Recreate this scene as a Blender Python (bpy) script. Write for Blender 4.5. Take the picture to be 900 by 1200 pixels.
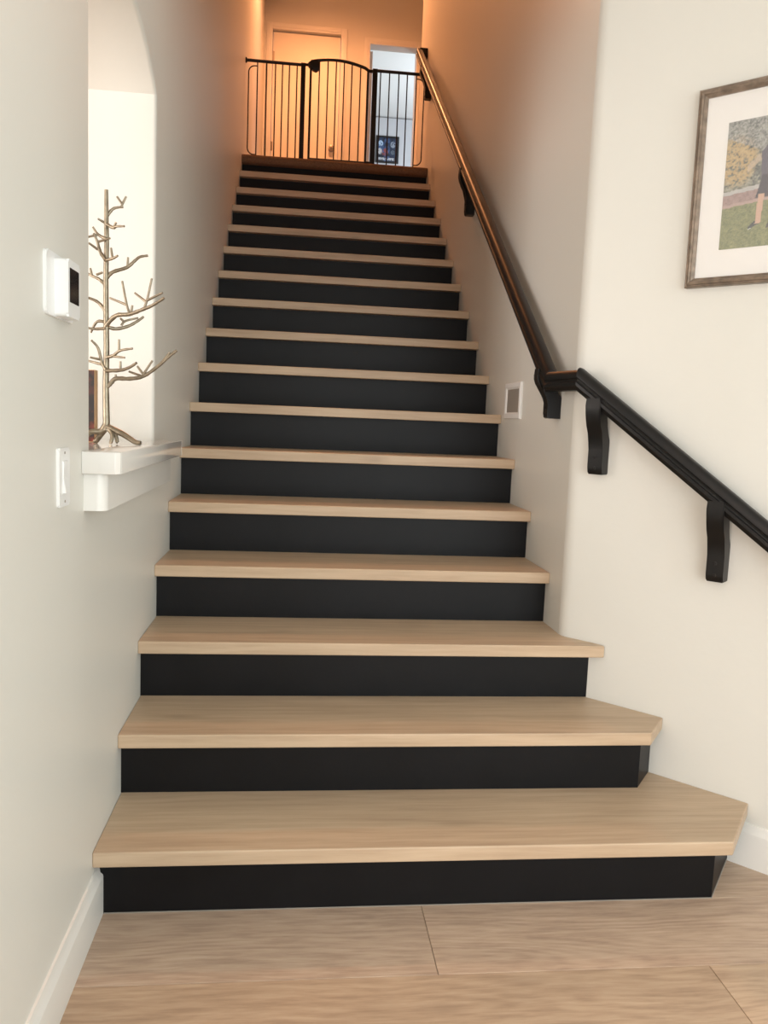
import bpy, bmesh, math, random
import numpy as np
from mathutils import Vector, Matrix

# ------------------------------------------------------------------ clear
for o in list(bpy.data.objects):
    bpy.data.objects.remove(o, do_unlink=True)
SC = bpy.context.scene
COL = SC.collection

# ------------------------------------------------------------------ camera
cam_d = bpy.data.cameras.new('camera')
cam_d.sensor_fit = 'HORIZONTAL'
cam_d.sensor_width = 36.0
cam_d.lens = 938.93 / 900 * 36.0
cam_d.clip_start = 0.05
cam_o = bpy.data.objects.new('camera', cam_d)
COL.objects.link(cam_o)
right = Vector((0.99376, -0.10411, 0.04001)).normalized()
fwd = Vector((0.10799, 0.98783, -0.11192)).normalized()
up = right.cross(fwd).normalized()
M = Matrix((right, up, -fwd)).transposed().to_4x4()
M.translation = (0.46259, -1.86371, 1.23119)
cam_o.matrix_world = M
SC.camera = cam_o

# ------------------------------------------------------------------ world
wd = bpy.data.worlds.new('world'); SC.world = wd; wd.use_nodes = True
bg = wd.node_tree.nodes['Background']
bg.inputs[0].default_value = (0.72, 0.84, 1.0, 1)
bg.inputs[1].default_value = 0.6

# ------------------------------------------------------------------ area lights at unseen windows added to light the stairs; bedroom daylight last
def area(name, loc, direction, w, h, power, color):
    d = bpy.data.lights.new(name, 'AREA'); d.shape = 'RECTANGLE'
    d.size = w; d.size_y = h; d.energy = power; d.color = color
    o = bpy.data.objects.new(name, d); COL.objects.link(o)
    o.location = loc
    o.rotation_euler = Vector(direction).to_track_quat('-Z', 'Z').to_euler()
    return o
area('added_window_light', (1.55, -3.56, 1.15), (0, 1, 0), 1.9, 2.1, 58, (0.93, 0.985, 1.0))
area('added_window_light', (-1.75, -3.56, 1.15), (0, 1, 0), 1.9, 2.1, 72, (1.0, 0.84, 0.75))
area('added_window_light', (2.84, -2.6, 1.55), (-1, 0, 0), 1.9, 1.9, 40, (0.86, 1.0, 1.0))
area('added_window_light', (-3.46, -1.5, 1.45), (1, 0, 0), 1.9, 1.9, 128, (1.0, 0.89, 0.83))
area('bedroom_daylight', (3.2, 8.6, 4.4), (-1, 0.0, 0.75), 1.3, 1.3, 62, (0.80, 0.90, 1.0))

# ------------------------------------------------------------------ exposure
SC.view_settings.view_transform = 'Standard'
SC.view_settings.look = 'None'
SC.view_settings.gamma = 1.0
SC.view_settings.exposure = -0.02
SC.view_settings.use_curve_mapping = False

# ------------------------------------------------------------------ dimensions
W = 1.344; RUN = 0.268; RISE = 0.183; TH = 0.0385; OVER = 0.045
O = Vector((1.35, 0.65, 0.0))
D = Vector((0.695, -0.719, 0.0)).normalized()       # along the angled wall
N = Vector((-0.719, -0.695, 0.0)).normalized()      # out of the angled wall
def aw(s, off, z): return O + D * s + N * off + Vector((0, 0, z))
ZL = 3.095      # landing level
YB = 6.9        # wall with the doors
ZC = 5.62       # upper ceiling

# ------------------------------------------------------------------ materials
def srgb(r, g, b):
    f = lambda c: (c/255/12.92) if c/255 <= 0.04045 else ((c/255+0.055)/1.055)**2.4
    return (f(r), f(g), f(b), 1)

def mat(name, color, rough=0.5, metal=0.0, spec=0.5, bump=None, mottle=0.0, mscale=3.0):
    m = bpy.data.materials.new(name); m.use_nodes = True
    nt = m.node_tree; b = nt.nodes['Principled BSDF']
    b.inputs['Base Color'].default_value = color
    b.inputs['Roughness'].default_value = rough
    b.inputs['Metallic'].default_value = metal
    b.inputs['Specular IOR Level'].default_value = spec
    tc = nt.nodes.new('ShaderNodeTexCoord')
    if bump:
        sc, st, dist = bump
        n = nt.nodes.new('ShaderNodeTexNoise'); n.inputs['Scale'].default_value = sc
        n.inputs['Detail'].default_value = 4
        bp = nt.nodes.new('ShaderNodeBump'); bp.inputs['Strength'].default_value = st
        bp.inputs['Distance'].default_value = dist
        nt.links.new(tc.outputs['Object'], n.inputs['Vector'])
        nt.links.new(n.outputs['Fac'], bp.inputs['Height'])
        nt.links.new(bp.outputs['Normal'], b.inputs['Normal'])
    if mottle:
        n = nt.nodes.new('ShaderNodeTexNoise'); n.inputs['Scale'].default_value = mscale
        n.inputs['Detail'].default_value = 5
        r = nt.nodes.new('ShaderNodeValToRGB')
        r.color_ramp.elements[0].position = 0.3; r.color_ramp.elements[1].position = 0.7
        r.color_ramp.elements[0].color = tuple(c*(1-mottle) for c in color[:3])+(1,)
        r.color_ramp.elements[1].color = tuple(min(1, c*(1+mottle)) for c in color[:3])+(1,)
        nt.links.new(tc.outputs['Object'], n.inputs['Vector'])
        nt.links.new(n.outputs['Fac'], r.inputs['Fac'])
        nt.links.new(r.outputs['Color'], b.inputs['Base Color'])
    return m

def wood(name, dark, mid, light, rough=0.45, grain=(1.2, 26, 26), tone=0.12, rings=0.0, spec=0.35, warp=0.09):
    m = bpy.data.materials.new(name); m.use_nodes = True
    nt = m.node_tree; L = nt.links.new; b = nt.nodes['Principled BSDF']
    b.inputs['Roughness'].default_value = rough
    b.inputs['Specular IOR Level'].default_value = spec
    tc = nt.nodes.new('ShaderNodeTexCoord'); oi = nt.nodes.new('ShaderNodeObjectInfo')
    mul = nt.nodes.new('ShaderNodeMath'); mul.operation = 'MULTIPLY'; mul.inputs[1].default_value = 37.0
    L(oi.outputs['Random'], mul.inputs[0])
    add = nt.nodes.new('ShaderNodeVectorMath'); add.operation = 'ADD'
    L(tc.outputs['Object'], add.inputs[0]); L(mul.outputs[0], add.inputs[1])
    # warp so that the grain wanders
    wn = nt.nodes.new('ShaderNodeTexNoise'); wn.inputs['Scale'].default_value = 2.2; wn.inputs['Detail'].default_value = 2
    L(add.outputs[0], wn.inputs['Vector'])
    sub = nt.nodes.new('ShaderNodeVectorMath'); sub.operation = 'SCALE'; sub.inputs['Scale'].default_value = warp
    L(wn.outputs['Color'], sub.inputs[0])
    ad2 = nt.nodes.new('ShaderNodeVectorMath'); ad2.operation = 'ADD'
    L(add.outputs[0], ad2.inputs[0]); L(sub.outputs[0], ad2.inputs[1])
    mp = nt.nodes.new('ShaderNodeMapping'); mp.inputs['Scale'].default_value = grain
    L(ad2.outputs[0], mp.inputs['Vector'])
    n1 = nt.nodes.new('ShaderNodeTexNoise'); n1.inputs['Scale'].default_value = 1.0
    n1.inputs['Detail'].default_value = 7; n1.inputs['Roughness'].default_value = 0.62
    L(mp.outputs[0], n1.inputs['Vector'])
    r = nt.nodes.new('ShaderNodeValToRGB'); e = r.color_ramp.elements
    e[0].position = 0.28; e[0].color = dark; e[1].position = 0.72; e[1].color = light
    k = e.new(0.5); k.color = mid
    fac = n1.outputs['Fac']
    if rings:
        mp2 = nt.nodes.new('ShaderNodeMapping'); mp2.inputs['Scale'].default_value = (0.7, 5.5, 5.5)
        L(ad2.outputs[0], mp2.inputs['Vector'])
        n3 = nt.nodes.new('ShaderNodeTexNoise'); n3.inputs['Scale'].default_value = 1.0; n3.inputs['Detail'].default_value = 1.5
        L(mp2.outputs[0], n3.inputs['Vector'])
        m3 = nt.nodes.new('ShaderNodeMath'); m3.operation = 'MULTIPLY'; m3.inputs[1].default_value = 130.0
        L(n3.outputs['Fac'], m3.inputs[0])
        sn = nt.nodes.new('ShaderNodeMath'); sn.operation = 'SINE'; L(m3.outputs[0], sn.inputs[0])
        ma = nt.nodes.new('ShaderNodeMath'); ma.operation = 'MULTIPLY_ADD'; ma.inputs[1].default_value = rings
        L(sn.outputs[0], ma.inputs[0]); L(n1.outputs['Fac'], ma.inputs[2]); fac = ma.outputs[0]
    L(fac, r.inputs['Fac'])
    # broad tone patches
    n2 = nt.nodes.new('ShaderNodeTexNoise'); n2.inputs['Scale'].default_value = 3.0; n2.inputs['Detail'].default_value = 3
    mp4 = nt.nodes.new('ShaderNodeMapping'); mp4.inputs['Scale'].default_value = (0.6, 2.0, 2.0)
    L(add.outputs[0], mp4.inputs['Vector']); L(mp4.outputs[0], n2.inputs['Vector'])
    va = nt.nodes.new('ShaderNodeMapRange'); va.inputs[1].default_value = 0.3; va.inputs[2].default_value = 0.7
    va.inputs[3].default_value = 1 - tone; va.inputs[4].default_value = 1 + tone
    L(n2.outputs['Fac'], va.inputs[0])
    rv = nt.nodes.new('ShaderNodeMapRange'); rv.inputs[3].default_value = 1 - tone*0.4; rv.inputs[4].default_value = 1 + tone*0.4
    L(oi.outputs['Random'], rv.inputs[0])
    mm = nt.nodes.new('ShaderNodeMath'); mm.operation = 'MULTIPLY'
    L(va.outputs[0], mm.inputs[0]); L(rv.outputs[0], mm.inputs[1])
    oc = nt.nodes.new('ShaderNodeMix'); oc.data_type = 'RGBA'; oc.blend_type = 'MULTIPLY'; oc.inputs[0].default_value = 1.0
    L(r.outputs['Color'], oc.inputs[6]); L(oi.outputs['Color'], oc.inputs[7])
    hs = nt.nodes.new('ShaderNodeHueSaturation'); L(oc.outputs[2], hs.inputs['Color']); L(mm.outputs[0], hs.inputs['Value'])
    # sparse dark knots
    vk = nt.nodes.new('ShaderNodeTexVoronoi'); vk.inputs['Scale'].default_value = 1.0
    mp5 = nt.nodes.new('ShaderNodeMapping'); mp5.inputs['Scale'].default_value = (2.2, 6.0, 6.0)
    L(ad2.outputs[0], mp5.inputs['Vector']); L(mp5.outputs[0], vk.inputs['Vector'])
    kr = nt.nodes.new('ShaderNodeMapRange'); kr.inputs[1].default_value = 0.03; kr.inputs[2].default_value = 0.16
    kr.inputs[3].default_value = 0.45; kr.inputs[4].default_value = 0.0
    L(vk.outputs['Distance'], kr.inputs[0])
    mx = nt.nodes.new('ShaderNodeMix'); mx.data_type = 'RGBA'
    L(kr.outputs[0], mx.inputs[0]); L(hs.outputs['Color'], mx.inputs[6])
    mx.inputs[7].default_value = tuple(c*0.75 for c in dark[:3])+(1,)
    L(mx.outputs[2], b.inputs['Base Color'])
    bp = nt.nodes.new('ShaderNodeBump'); bp.inputs['Strength'].default_value = 0.12; bp.inputs['Distance'].default_value = 0.002
    L(n1.outputs['Fac'], bp.inputs['Height']); L(bp.outputs['Normal'], b.inputs['Normal'])
    return m

def print_mat(name, rough=0.5):
    m = bpy.data.materials.new(name); m.use_nodes = True
    nt = m.node_tree; b = nt.nodes['Principled BSDF']
    a = nt.nodes.new('ShaderNodeVertexColor'); a.layer_name = 'print'
    nt.links.new(a.outputs['Color'], b.inputs['Base Color']); b.inputs['Roughness'].default_value = rough
    return m

PAINT = mat('wall_paint', srgb(217, 216, 209), 0.42, spec=0.35, bump=(55, 0.10, 0.004))
CEIL = mat('ceiling_paint', srgb(236, 234, 230), 0.8, bump=(40, 0.2, 0.004))
TRIM = mat('trim_paint', srgb(224, 223, 218), 0.32)
SILL = mat('glossy_sill_paint', srgb(224, 222, 217), 0.07, bump=(14, 0.05, 0.002))
DOORP = mat('door_paint', srgb(236, 230, 218), 0.4)
TREAD = wood('pale_tread_wood', srgb(178, 153, 127), srgb(192, 168, 141), srgb(203, 180, 153), 0.42, (2.5, 48, 48), 0.06, warp=0.035)
PLANK = wood('oak_floor_plank', srgb(170, 146, 125), srgb(191, 166, 142), srgb(204, 181, 157), 0.42, (9, 95, 10), 0.08, rings=0.06, warp=0.045)
BLACK = mat('black_riser_paint', srgb(13, 13, 15), 0.45, spec=0.22, bump=(90, 0.12, 0.002), mottle=0.25, mscale=6)
RAIL = mat('black_rail_paint', srgb(15, 14, 14), 0.38, spec=0.32, bump=(70, 0.04, 0.001))
METALB = mat('black_gate_metal', srgb(17, 16, 17), 0.45)
PLASTIC = mat('white_plastic', srgb(230, 231, 230), 0.35)
SCREEN = mat('dark_display_glass', srgb(30, 28, 30), 0.15)
GREY = mat('grey_panel', srgb(150, 143, 134), 0.5)
SILVER = mat('champagne_silver_metal', srgb(146, 136, 118), 0.36, metal=0.85, bump=(160, 0.35, 0.003), mottle=0.22, mscale=60)
CARPET = mat('brown_carpet', srgb(128, 100, 78), 0.95, spec=0.1, bump=(420, 0.8, 0.006), mottle=0.35, mscale=180)
FRAME = mat('bronze_wood_frame', srgb(128, 113, 99), 0.35, metal=0.35, bump=(60, 0.3, 0.002), mottle=0.35, mscale=38)
MATB = mat('white_mat_board', srgb(228, 225, 221), 0.8)
PRINT = print_mat('printed_photo', 0.45)
BOXWOOD = wood('light_box_wood', srgb(176, 138, 100), srgb(204, 166, 126), srgb(220, 186, 148), 0.5, (30, 30, 1.5), 0.05)
STEEL = mat('brushed_nickel', srgb(170, 160, 150), 0.3, metal=1.0)
def glass_mat():
    m = bpy.data.materials.new('picture_glass'); m.use_nodes = True
    b = m.node_tree.nodes['Principled BSDF']
    b.inputs['Base Color'].default_value = (1, 1, 1, 1); b.inputs['Roughness'].default_value = 0.03
    b.inputs['Alpha'].default_value = 0.06; b.inputs['Specular IOR Level'].default_value = 0.5
    return m
GLASS = glass_mat()
def shade_mat():
    m = bpy.data.materials.new('lit_lamp_shade'); m.use_nodes = True
    b = m.node_tree.nodes['Principled BSDF']
    b.inputs['Emission Color'].default_value = (1.0, 0.62, 0.30, 1); b.inputs['Emission Strength'].default_value = 4
    return m
LAMP = shade_mat()

# ------------------------------------------------------------------ helpers
def obj(name, bm, m, parent=None, loc=(0, 0, 0), smooth=None):
    bmesh.ops.recalc_face_normals(bm, faces=bm.faces[:])
    me = bpy.data.meshes.new(name); bm.to_mesh(me); bm.free()
    if m: me.materials.append(m)
    if smooth:
        for p in me.polygons: p.use_smooth = True
        me.set_sharp_from_angle(angle=math.radians(smooth))
    o = bpy.data.objects.new(name, me); COL.objects.link(o); o.location = loc
    if parent: o.parent = parent
    return o
def empty(name, loc=(0, 0, 0)):
    o = bpy.data.objects.new(name, None); COL.objects.link(o); o.location = loc
    o.empty_display_size = 0.1
    return o
def tag(o, label, cat=None, group=None):
    o['label'] = label
    if cat: o['category'] = cat
    if group: o['group'] = group
    return o
def struct(o, label=None, cat=None):
    o['kind'] = 'structure'
    if label: o['label'] = label
    if cat: o['category'] = cat
    return o
def box(bm, x0, x1, y0, y1, z0, z1, mtx=None):
    vs = [bm.verts.new(Vector((x, y, z)) if mtx is None else mtx @ Vector((x, y, z)))
          for z in (z0, z1) for y in (y0, y1) for x in (x0, x1)]
    for f in ((0, 1, 3, 2), (4, 6, 7, 5), (0, 4, 5, 1), (2, 3, 7, 6), (0, 2, 6, 4), (1, 5, 7, 3)):
        bm.faces.new([vs[i] for i in f])
    return vs
def bev(bm, w, seg=2):
    bmesh.ops.bevel(bm, geom=bm.edges[:], offset=w, segments=seg, affect='EDGES', profile=0.5)
def boxo(name, x0, x1, y0, y1, z0, z1, m, parent=None, bevel=0, loc=(0, 0, 0), smooth=None):
    bm = bmesh.new(); box(bm, x0, x1, y0, y1, z0, z1)
    if bevel: bev(bm, bevel)
    return obj(name, bm, m, parent, loc, smooth)
def prism(bm, pts, z0, z1):
    a = [bm.verts.new((x, y, z0)) for x, y in pts]; b = [bm.verts.new((x, y, z1)) for x, y in pts]
    n = len(pts)
    bm.faces.new(a[::-1]); bm.faces.new(b)
    for i in range(n):
        bm.faces.new((a[i], a[(i+1) % n], b[(i+1) % n], b[i]))
def extrude_profile(bm, prof, org, ax_u, ax_v, ax_w, w0, w1):
    """closed profile (u,v) pushed along w"""
    a = [bm.verts.new(org + ax_u*u + ax_v*v + ax_w*w0) for u, v in prof]
    b = [bm.verts.new(org + ax_u*u + ax_v*v + ax_w*w1) for u, v in prof]
    n = len(prof)
    bm.faces.new(a[::-1]); bm.faces.new(b)
    for i in range(n):
        bm.faces.new((a[i], a[(i+1) % n], b[(i+1) % n], b[i]))
def tube(bm, pts, radii, seg=8, cap=True):
    pts = [Vector(p) for p in pts]
    if not hasattr(radii, '__len__'): radii = [radii]*len(pts)
    rings = []; ref = None
    for i, p in enumerate(pts):
        t = (pts[min(i+1, len(pts)-1)] - pts[max(i-1, 0)]).normalized()
        if ref is None:
            ref = t.orthogonal().normalized()
        ref = (ref - t*ref.dot(t))
        ref = ref.normalized() if ref.length > 1e-6 else t.orthogonal().normalized()
        s = t.cross(ref)
        rings.append([bm.verts.new(p + (ref*math.cos(2*math.pi*k/seg) + s*math.sin(2*math.pi*k/seg))*radii[i]) for k in range(seg)])
    for a, b in zip(rings, rings[1:]):
        for k in range(seg):
            bm.faces.new((a[k], a[(k+1) % seg], b[(k+1) % seg], b[k]))
    if cap:
        bm.faces.new(rings[0][::-1]); bm.faces.new(rings[-1])
def spline(pts, n=4):
    """Catmull-Rom through pts"""
    P = [Vector(p) for p in pts]; out = []
    for i in range(len(P)-1):
        p0 = P[max(i-1, 0)]; p1 = P[i]; p2 = P[i+1]; p3 = P[min(i+2, len(P)-1)]
        for k in range(n):
            t = k/n
            out.append(0.5*((2*p1) + (p2-p0)*t + (2*p0-5*p1+4*p2-p3)*t*t + (3*p1-p0-3*p2+p3)*t**3))
    out.append(P[-1]); return out
def lathe(bm, prof, axis_o, ax, seg=20):
    """prof (r, h) about ax through axis_o"""
    ax = Vector(ax).normalized(); u = ax.orthogonal().normalized(); v = ax.cross(u); o = Vector(axis_o)
    rings = [[bm.verts.new(o + ax*h + (u*math.cos(2*math.pi*k/seg)+v*math.sin(2*math.pi*k/seg))*max(r, 1e-4)) for k in range(seg)] for r, h in prof]
    for a, b in zip(rings, rings[1:]):
        for k in range(seg): bm.faces.new((a[k], a[(k+1) % seg], b[(k+1) % seg], b[k]))
    bm.faces.new(rings[0][::-1]); bm.faces.new(rings[-1])
def rrect(hw, hh, r, n=5):
    pts = []
    for cx, cy, a0 in ((hw-r, hh-r, 0), (-hw+r, hh-r, 90), (-hw+r, -hh+r, 180), (hw-r, -hh+r, 270)):
        for k in range(n+1):
            a = math.radians(a0 + 90*k/n); pts.append((cx+r*math.cos(a), cy+r*math.sin(a)))
    return pts
def printed(name, org, ux, uz, w, h, nu, nv, fn, m, parent):
    """flat printed sheet: a fine grid with a colour attribute from fn(u, v) (metres from the lower left)"""
    vs = []; fs = []; cols = []
    for j in range(nv+1):
        for i in range(nu+1):
            u = w*i/nu; v = h*j/nv
            vs.append(tuple(org + ux*u + uz*v)); cols.append(tuple(fn(u, v)[:3])+(1,))
    for j in range(nv):
        for i in range(nu):
            a = j*(nu+1)+i; fs.append((a, a+1, a+nu+2, a+nu+1))
    me = bpy.data.meshes.new(name); me.from_pydata(vs, [], fs)
    ca = me.color_attributes.new('print', 'FLOAT_COLOR', 'POINT')
    ca.data.foreach_set('color', np.array(cols, dtype=np.float32).ravel())
    me.materials.append(m)
    o = bpy.data.objects.new(name, me); COL.objects.link(o); o.parent = parent
    return o
random.seed(7)
_R = np.random.RandomState(3).rand(64, 64)
def vnoise(x, y):
    xi, yi = math.floor(x), math.floor(y); fx, fy = x-xi, y-yi
    fx = fx*fx*(3-2*fx); fy = fy*fy*(3-2*fy)
    g = lambda a, b: _R[a % 64, b % 64]
    return (g(xi, yi)*(1-fx)+g(xi+1, yi)*fx)*(1-fy) + (g(xi, yi+1)*(1-fx)+g(xi+1, yi+1)*fx)*fy
def fbm(x, y): return 0.5*vnoise(x, y)+0.3*vnoise(x*2.1+7, y*2.1+3)+0.2*vnoise(x*4.3+1, y*4.3+9)
def lerp(a, b, t): return tuple(p+(q-p)*t for p, q in zip(a, b))

# ================================================================== THE SETTING
# ---- floor of oak planks: rows run along X
fl = struct(boxo('floor', -3.5, 3.0, -3.6, 0.35, -0.12, -0.012, mat('floor_underlay', srgb(60, 46, 34), 0.9)),
            'wide oak-look plank floor at the foot of the stairs', 'floor')
PW = 0.26; PL = 1.56
def plank_mesh():
    bm = bmesh.new(); box(bm, 0.0006, PL-0.0006, 0.0005, PW-0.0005, -0.012, 0.0)
    bmesh.ops.bevel(bm, geom=[e for e in bm.edges if all(v.co.z > -0.001 for v in e.verts)], offset=0.0009, segments=1, affect='EDGES')
    bmesh.ops.recalc_face_normals(bm, faces=bm.faces[:])
    me = bpy.data.meshes.new('plank'); bm.to_mesh(me); bm.free(); me.materials.append(PLANK); return me
pm = plank_mesh()
starts = {0: 0.808, 1: 1.449, -1: 1.05, -2: 1.3}
TONE = {(0, 0.81): (0.96, 0.95, 0.98), (0, -0.75): (0.94, 0.94, 0.98), (1, -0.11): (0.89, 0.87, 0.84), (1, 1.45): (1.02, 1.0, 0.97), (-1, 1.05): (0.94, 0.94, 0.96)}
for row in range(-2, 14):
    y1 = 0.045 - PW*row                       # far edge of the row
    st = starts.get(row, (row*0.61+0.3) % PL)
    x = st - PL*math.ceil((st+3.5)/PL)
    while x < 2.95:
        if (row >= 0 or 0.6 < x < 1.9 or (row == -1 and x < -1.8)) and x + PL > -3.5:
            o = bpy.data.objects.new('plank', pm); COL.objects.link(o)
            o.location = (x, y1-PW, 0); o.parent = fl
            k = TONE.get((row, round(x, 2))) or random.choice(((0.97, 0.97, 0.99), (1.0, 0.99, 0.96), (1.05, 1.04, 1.02), (0.93, 0.92, 0.92)))
            o.color = (*k, 1)
        x += PL

# ---- left wall with the arched opening
AY, BY, ZS, ZSP, ZTOP = -0.015, 0.780, 1.10, 2.198, 2.316
def left_wall():
    bm = bmesh.new(); Y0, Y1, Z1, DX = -0.95, YB, 5.7, -0.215
    vc = {}
    def v(x, y, z):
        k = (round(x, 5), round(y, 5), round(z, 5))
        if k not in vc: vc[k] = bm.verts.new(k)
        return vc[k]
    mid = (AY+BY)/2; half = (BY-AY)/2; rise = ZTOP-ZSP; n = 24
    R = (half*half+rise*rise)/(2*rise); zc = ZTOP-R; th = math.asin(half/R)
    arch = [(mid+R*math.sin(-th+2*th*k/n), zc+R*math.cos(-th+2*th*k/n)) for k in range(n+1)]
    arch[0] = (AY, ZSP); arch[-1] = (BY, ZSP)
    f = bm.faces.new
    inner = [(AY, ZS)] + arch + [(BY, ZS)]
    r = 0.012; K = 5
    cx_, cz_ = mid, 1.6
    def nrm(k):                       # outward (into the wall) direction of the rim in the YZ plane
        if k <= 1: n0 = (-1, 0)
        elif k >= len(inner)-2: n0 = (1, 0)
        else: n0 = ((inner[k][0]-mid)/R, (inner[k][1]-zc)/R)
        return n0
    outer = []
    for k, q in enumerate(inner):
        n0 = nrm(k)
        outer.append((q[0]+n0[0]*r, q[1]+n0[1]*r))
    oa, ob = AY-r, BY+r
    f([v(0, *q) for q in ((Y0, 0), (oa, 0), outer[0], outer[1], (oa, Z1), (Y0, Z1))])
    f([v(0, *q) for q in ((oa, 0), (ob, 0), outer[-1], outer[0])])
    f([v(0, *q) for q in ((ob, 0), (Y1, 0), (Y1, Z1), (ob, Z1), outer[-2], outer[-1])])
    f([v(0, *q) for q in outer[1:-1]] + [v(0, ob, Z1), v(0, oa, Z1)])
    rows = [outer]
    for j in range(1, K+1):
        a_ = math.pi/2*j/K
        rows.append([(q[0]+nrm(k)[0]*r*(1-math.sin(a_)), q[1]+nrm(k)[1]*r*(1-math.sin(a_))) for k, q in enumerate(inner)])
    xs = [0] + [-r*(1-math.cos(math.pi/2*j/K)) for j in range(1, K+1)]
    rows.append(inner); xs.append(DX)
    for j in range(len(rows)-1):
        for k in range(len(inner)-1):
            f((v(xs[j], *rows[j][k]), v(xs[j], *rows[j][k+1]), v(xs[j+1], *rows[j+1][k+1]), v(xs[j+1], *rows[j+1][k])))
    f((v(0, *outer[0]), v(0, *outer[-1]), v(DX, *inner[-1]), v(DX, *inner[0])))
    # the far face, with the same opening
    f([v(DX, *q) for q in ((Y0, 0), (AY, 0), inner[0], inner[1], (AY, Z1), (Y0, Z1))])
    f([v(DX, *q) for q in ((AY, 0), (BY, 0), inner[-1], inner[0])])
    f([v(DX, *q) for q in ((BY, 0), (Y1, 0), (Y1, Z1), (BY, Z1), inner[-2], inner[-1])])
    f([v(DX, *q) for q in inner[1:-1]] + [v(DX, BY, Z1), v(DX, AY, Z1)])
    for q in (Y0, Y1):
        f((v(0, q, 0), v(0, q, Z1), v(DX, q, Z1), v(DX, q, 0)))
    return obj('wall_left', bm, PAINT, smooth=40)
struct(left_wall(), 'long left stairwell wall with an arched pass-through opening', 'wall')
struct(boxo('wall_front', -3.5, -0.215, 3.0, 3.12, 0, 2.75, PAINT), 'end wall of the room seen through the arched opening', 'wall')
struct(boxo('floor_side', -3.5, -0.215, 0.35, 3.0, -0.12, 0.0, PLANK), 'plank floor of the room beyond the arched opening', 'floor')
struct(boxo('ceiling_side', -3.6, -0.215, 0.85, 3.12, 2.75, 2.87, CEIL), 'ceiling of the room beyond the arched opening', 'ceiling')

# ---- right stairwell wall and the angled wall, with a rounded corner between them
def right_walls():
    bm = bmesh.new()
    box(bm, W, W+0.15, O.y+0.025, 4.82, 0, 5.7)
    box(bm, W+0.15, 3.75, 4.70, 4.82, 2.9, 5.7)
    struct(obj('wall_right', bm, PAINT), 'right stairwell wall behind the upper handrail', 'wall')
    bm = bmesh.new()
    # rounded start: from the right wall plane sweeping into the angled plane
    r = 0.035; pts = []
    a0 = Vector((W, O.y+0.03, 0)); c0 = Vector((W, O.y+0.004, 0)); b0 = O + D*0.028
    for k in range(9):
        t = k/8; q = a0*(1-t)**2 + c0*2*t*(1-t) + b0*t*t
        pts.append((q.x, q.y))
    e = O + D*2.2
    pts += [(e.x, e.y), (e.x+0.10, e.y+0.10), (W+0.25, O.y+0.12), (W+0.1, O.y+0.12), (W+0.1, O.y+0.03)]
    prism(bm, pts, 0, 2.9)
    struct(obj('wall_angled', bm, PAINT, smooth=30), 'angled cream wall carrying the framed photograph', 'wall')
right_walls()
E0 = O + D*2.2
struct(boxo('wall_side', E0.x, E0.x+0.12, -3.6, E0.y+0.05, 0, 2.75, PAINT), 'room wall beyond the angled wall', 'wall')
def holed_wall(name, along, x0, x1, plane, thick, z1, holes, label):
    bm = bmesh.new(); xs = [x0]; 
    def bx(a, b, z0, zz):
        if along == 'x': box(bm, a, b, plane-thick, plane, z0, zz)
        else: box(bm, plane, plane+thick, a, b, z0, zz)
    cur = x0
    for a, b, h0, h1 in holes:
        bx(cur, a, 0, z1); bx(a, b, 0, h0); bx(a, b, h1, z1); cur = b
    bx(cur, x1, 0, z1)
    return struct(obj(name, bm, PAINT), label, 'wall')
bpy.data.objects.remove(bpy.data.objects['wall_side'], do_unlink=True)
holed_wall('wall_side', 'y', -3.6, E0.y+0.05, E0.x, 0.12, 2.75, [(-3.55, -1.65, 0.6, 2.5)], 'room wall beyond the angled wall')
holed_wall('wall_rear', 'x', -3.6, E0.x+0.12, -3.6, 0.12, 2.75, [(-2.7, -0.8, 0.1, 2.2), (0.6, 2.5, 0.1, 2.2)], 'window wall of the lower room')
holed_wall('wall_far', 'y', -3.6, 3.12, -3.62, 0.12, 2.75, [(-2.45, -0.55, 0.5, 2.4)], 'far side wall of the lower room')
def window(name, org, ux, label, hh=1.9):  # invented windows out of view, placed where the area lights come in
    root = struct(empty(name, org), label, 'window')
    ux = Vector(ux); uz = Vector((0, 0, 1)); uy = ux.cross(uz)
    def bar(n, a0, a1, z0, z1):
        bm = bmesh.new(); pr = [(a0, z0), (a1, z0), (a1, z1), (a0, z1)]
        extrude_profile(bm, pr, Vector((0, 0, 0)), ux, uz, uy, -0.05, 0.05)
        return obj(n, bm, TRIM, root)
    w = 0.95
    bar('frame_bar', -w, -w+0.06, 0, hh); bar('frame_bar', w-0.06, w, 0, hh); bar('frame_bar', -w+0.06, w-0.06, 0, 0.06); bar('frame_bar', -w+0.06, w-0.06, hh-0.06, hh)
    bar('mullion', -0.025, 0.025, 0.06, hh-0.06)
window('added_window_1', (1.55, -3.66, 0.1), (1, 0, 0), 'added unseen white framed window behind the viewer on the right', 2.1)
window('added_window_2', (-1.75, -3.66, 0.1), (1, 0, 0), 'added unseen white framed window behind the viewer on the left', 2.1)
window('added_window_4', (-3.56, -1.5, 0.5), (0, 1, 0), 'added unseen white framed window in the far side wall')
window('added_window_3', (E0.x+0.06, -2.6, 0.6), (0, 1, 0), 'added unseen white framed window in the side wall')

# ---- ceilings, bulkhead
bm = bmesh.new(); box(bm, -3.6, E0.x+0.12, -3.72, 0.85, 2.75, 2.87)
struct(obj('ceiling', bm, CEIL), 'white ceiling of the lower room', 'ceiling')
struct(boxo('wall_bulkhead', -0.05, W+0.15, 0.73, 0.85, 2.87, 5.7, PAINT), 'wall above the foot of the stairs', 'wall')
struct(boxo('ceiling_upper', -0.45, 4.6, 0.7, 10.5, ZC, ZC+0.12, CEIL), 'white upstairs ceiling', 'ceiling')

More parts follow.
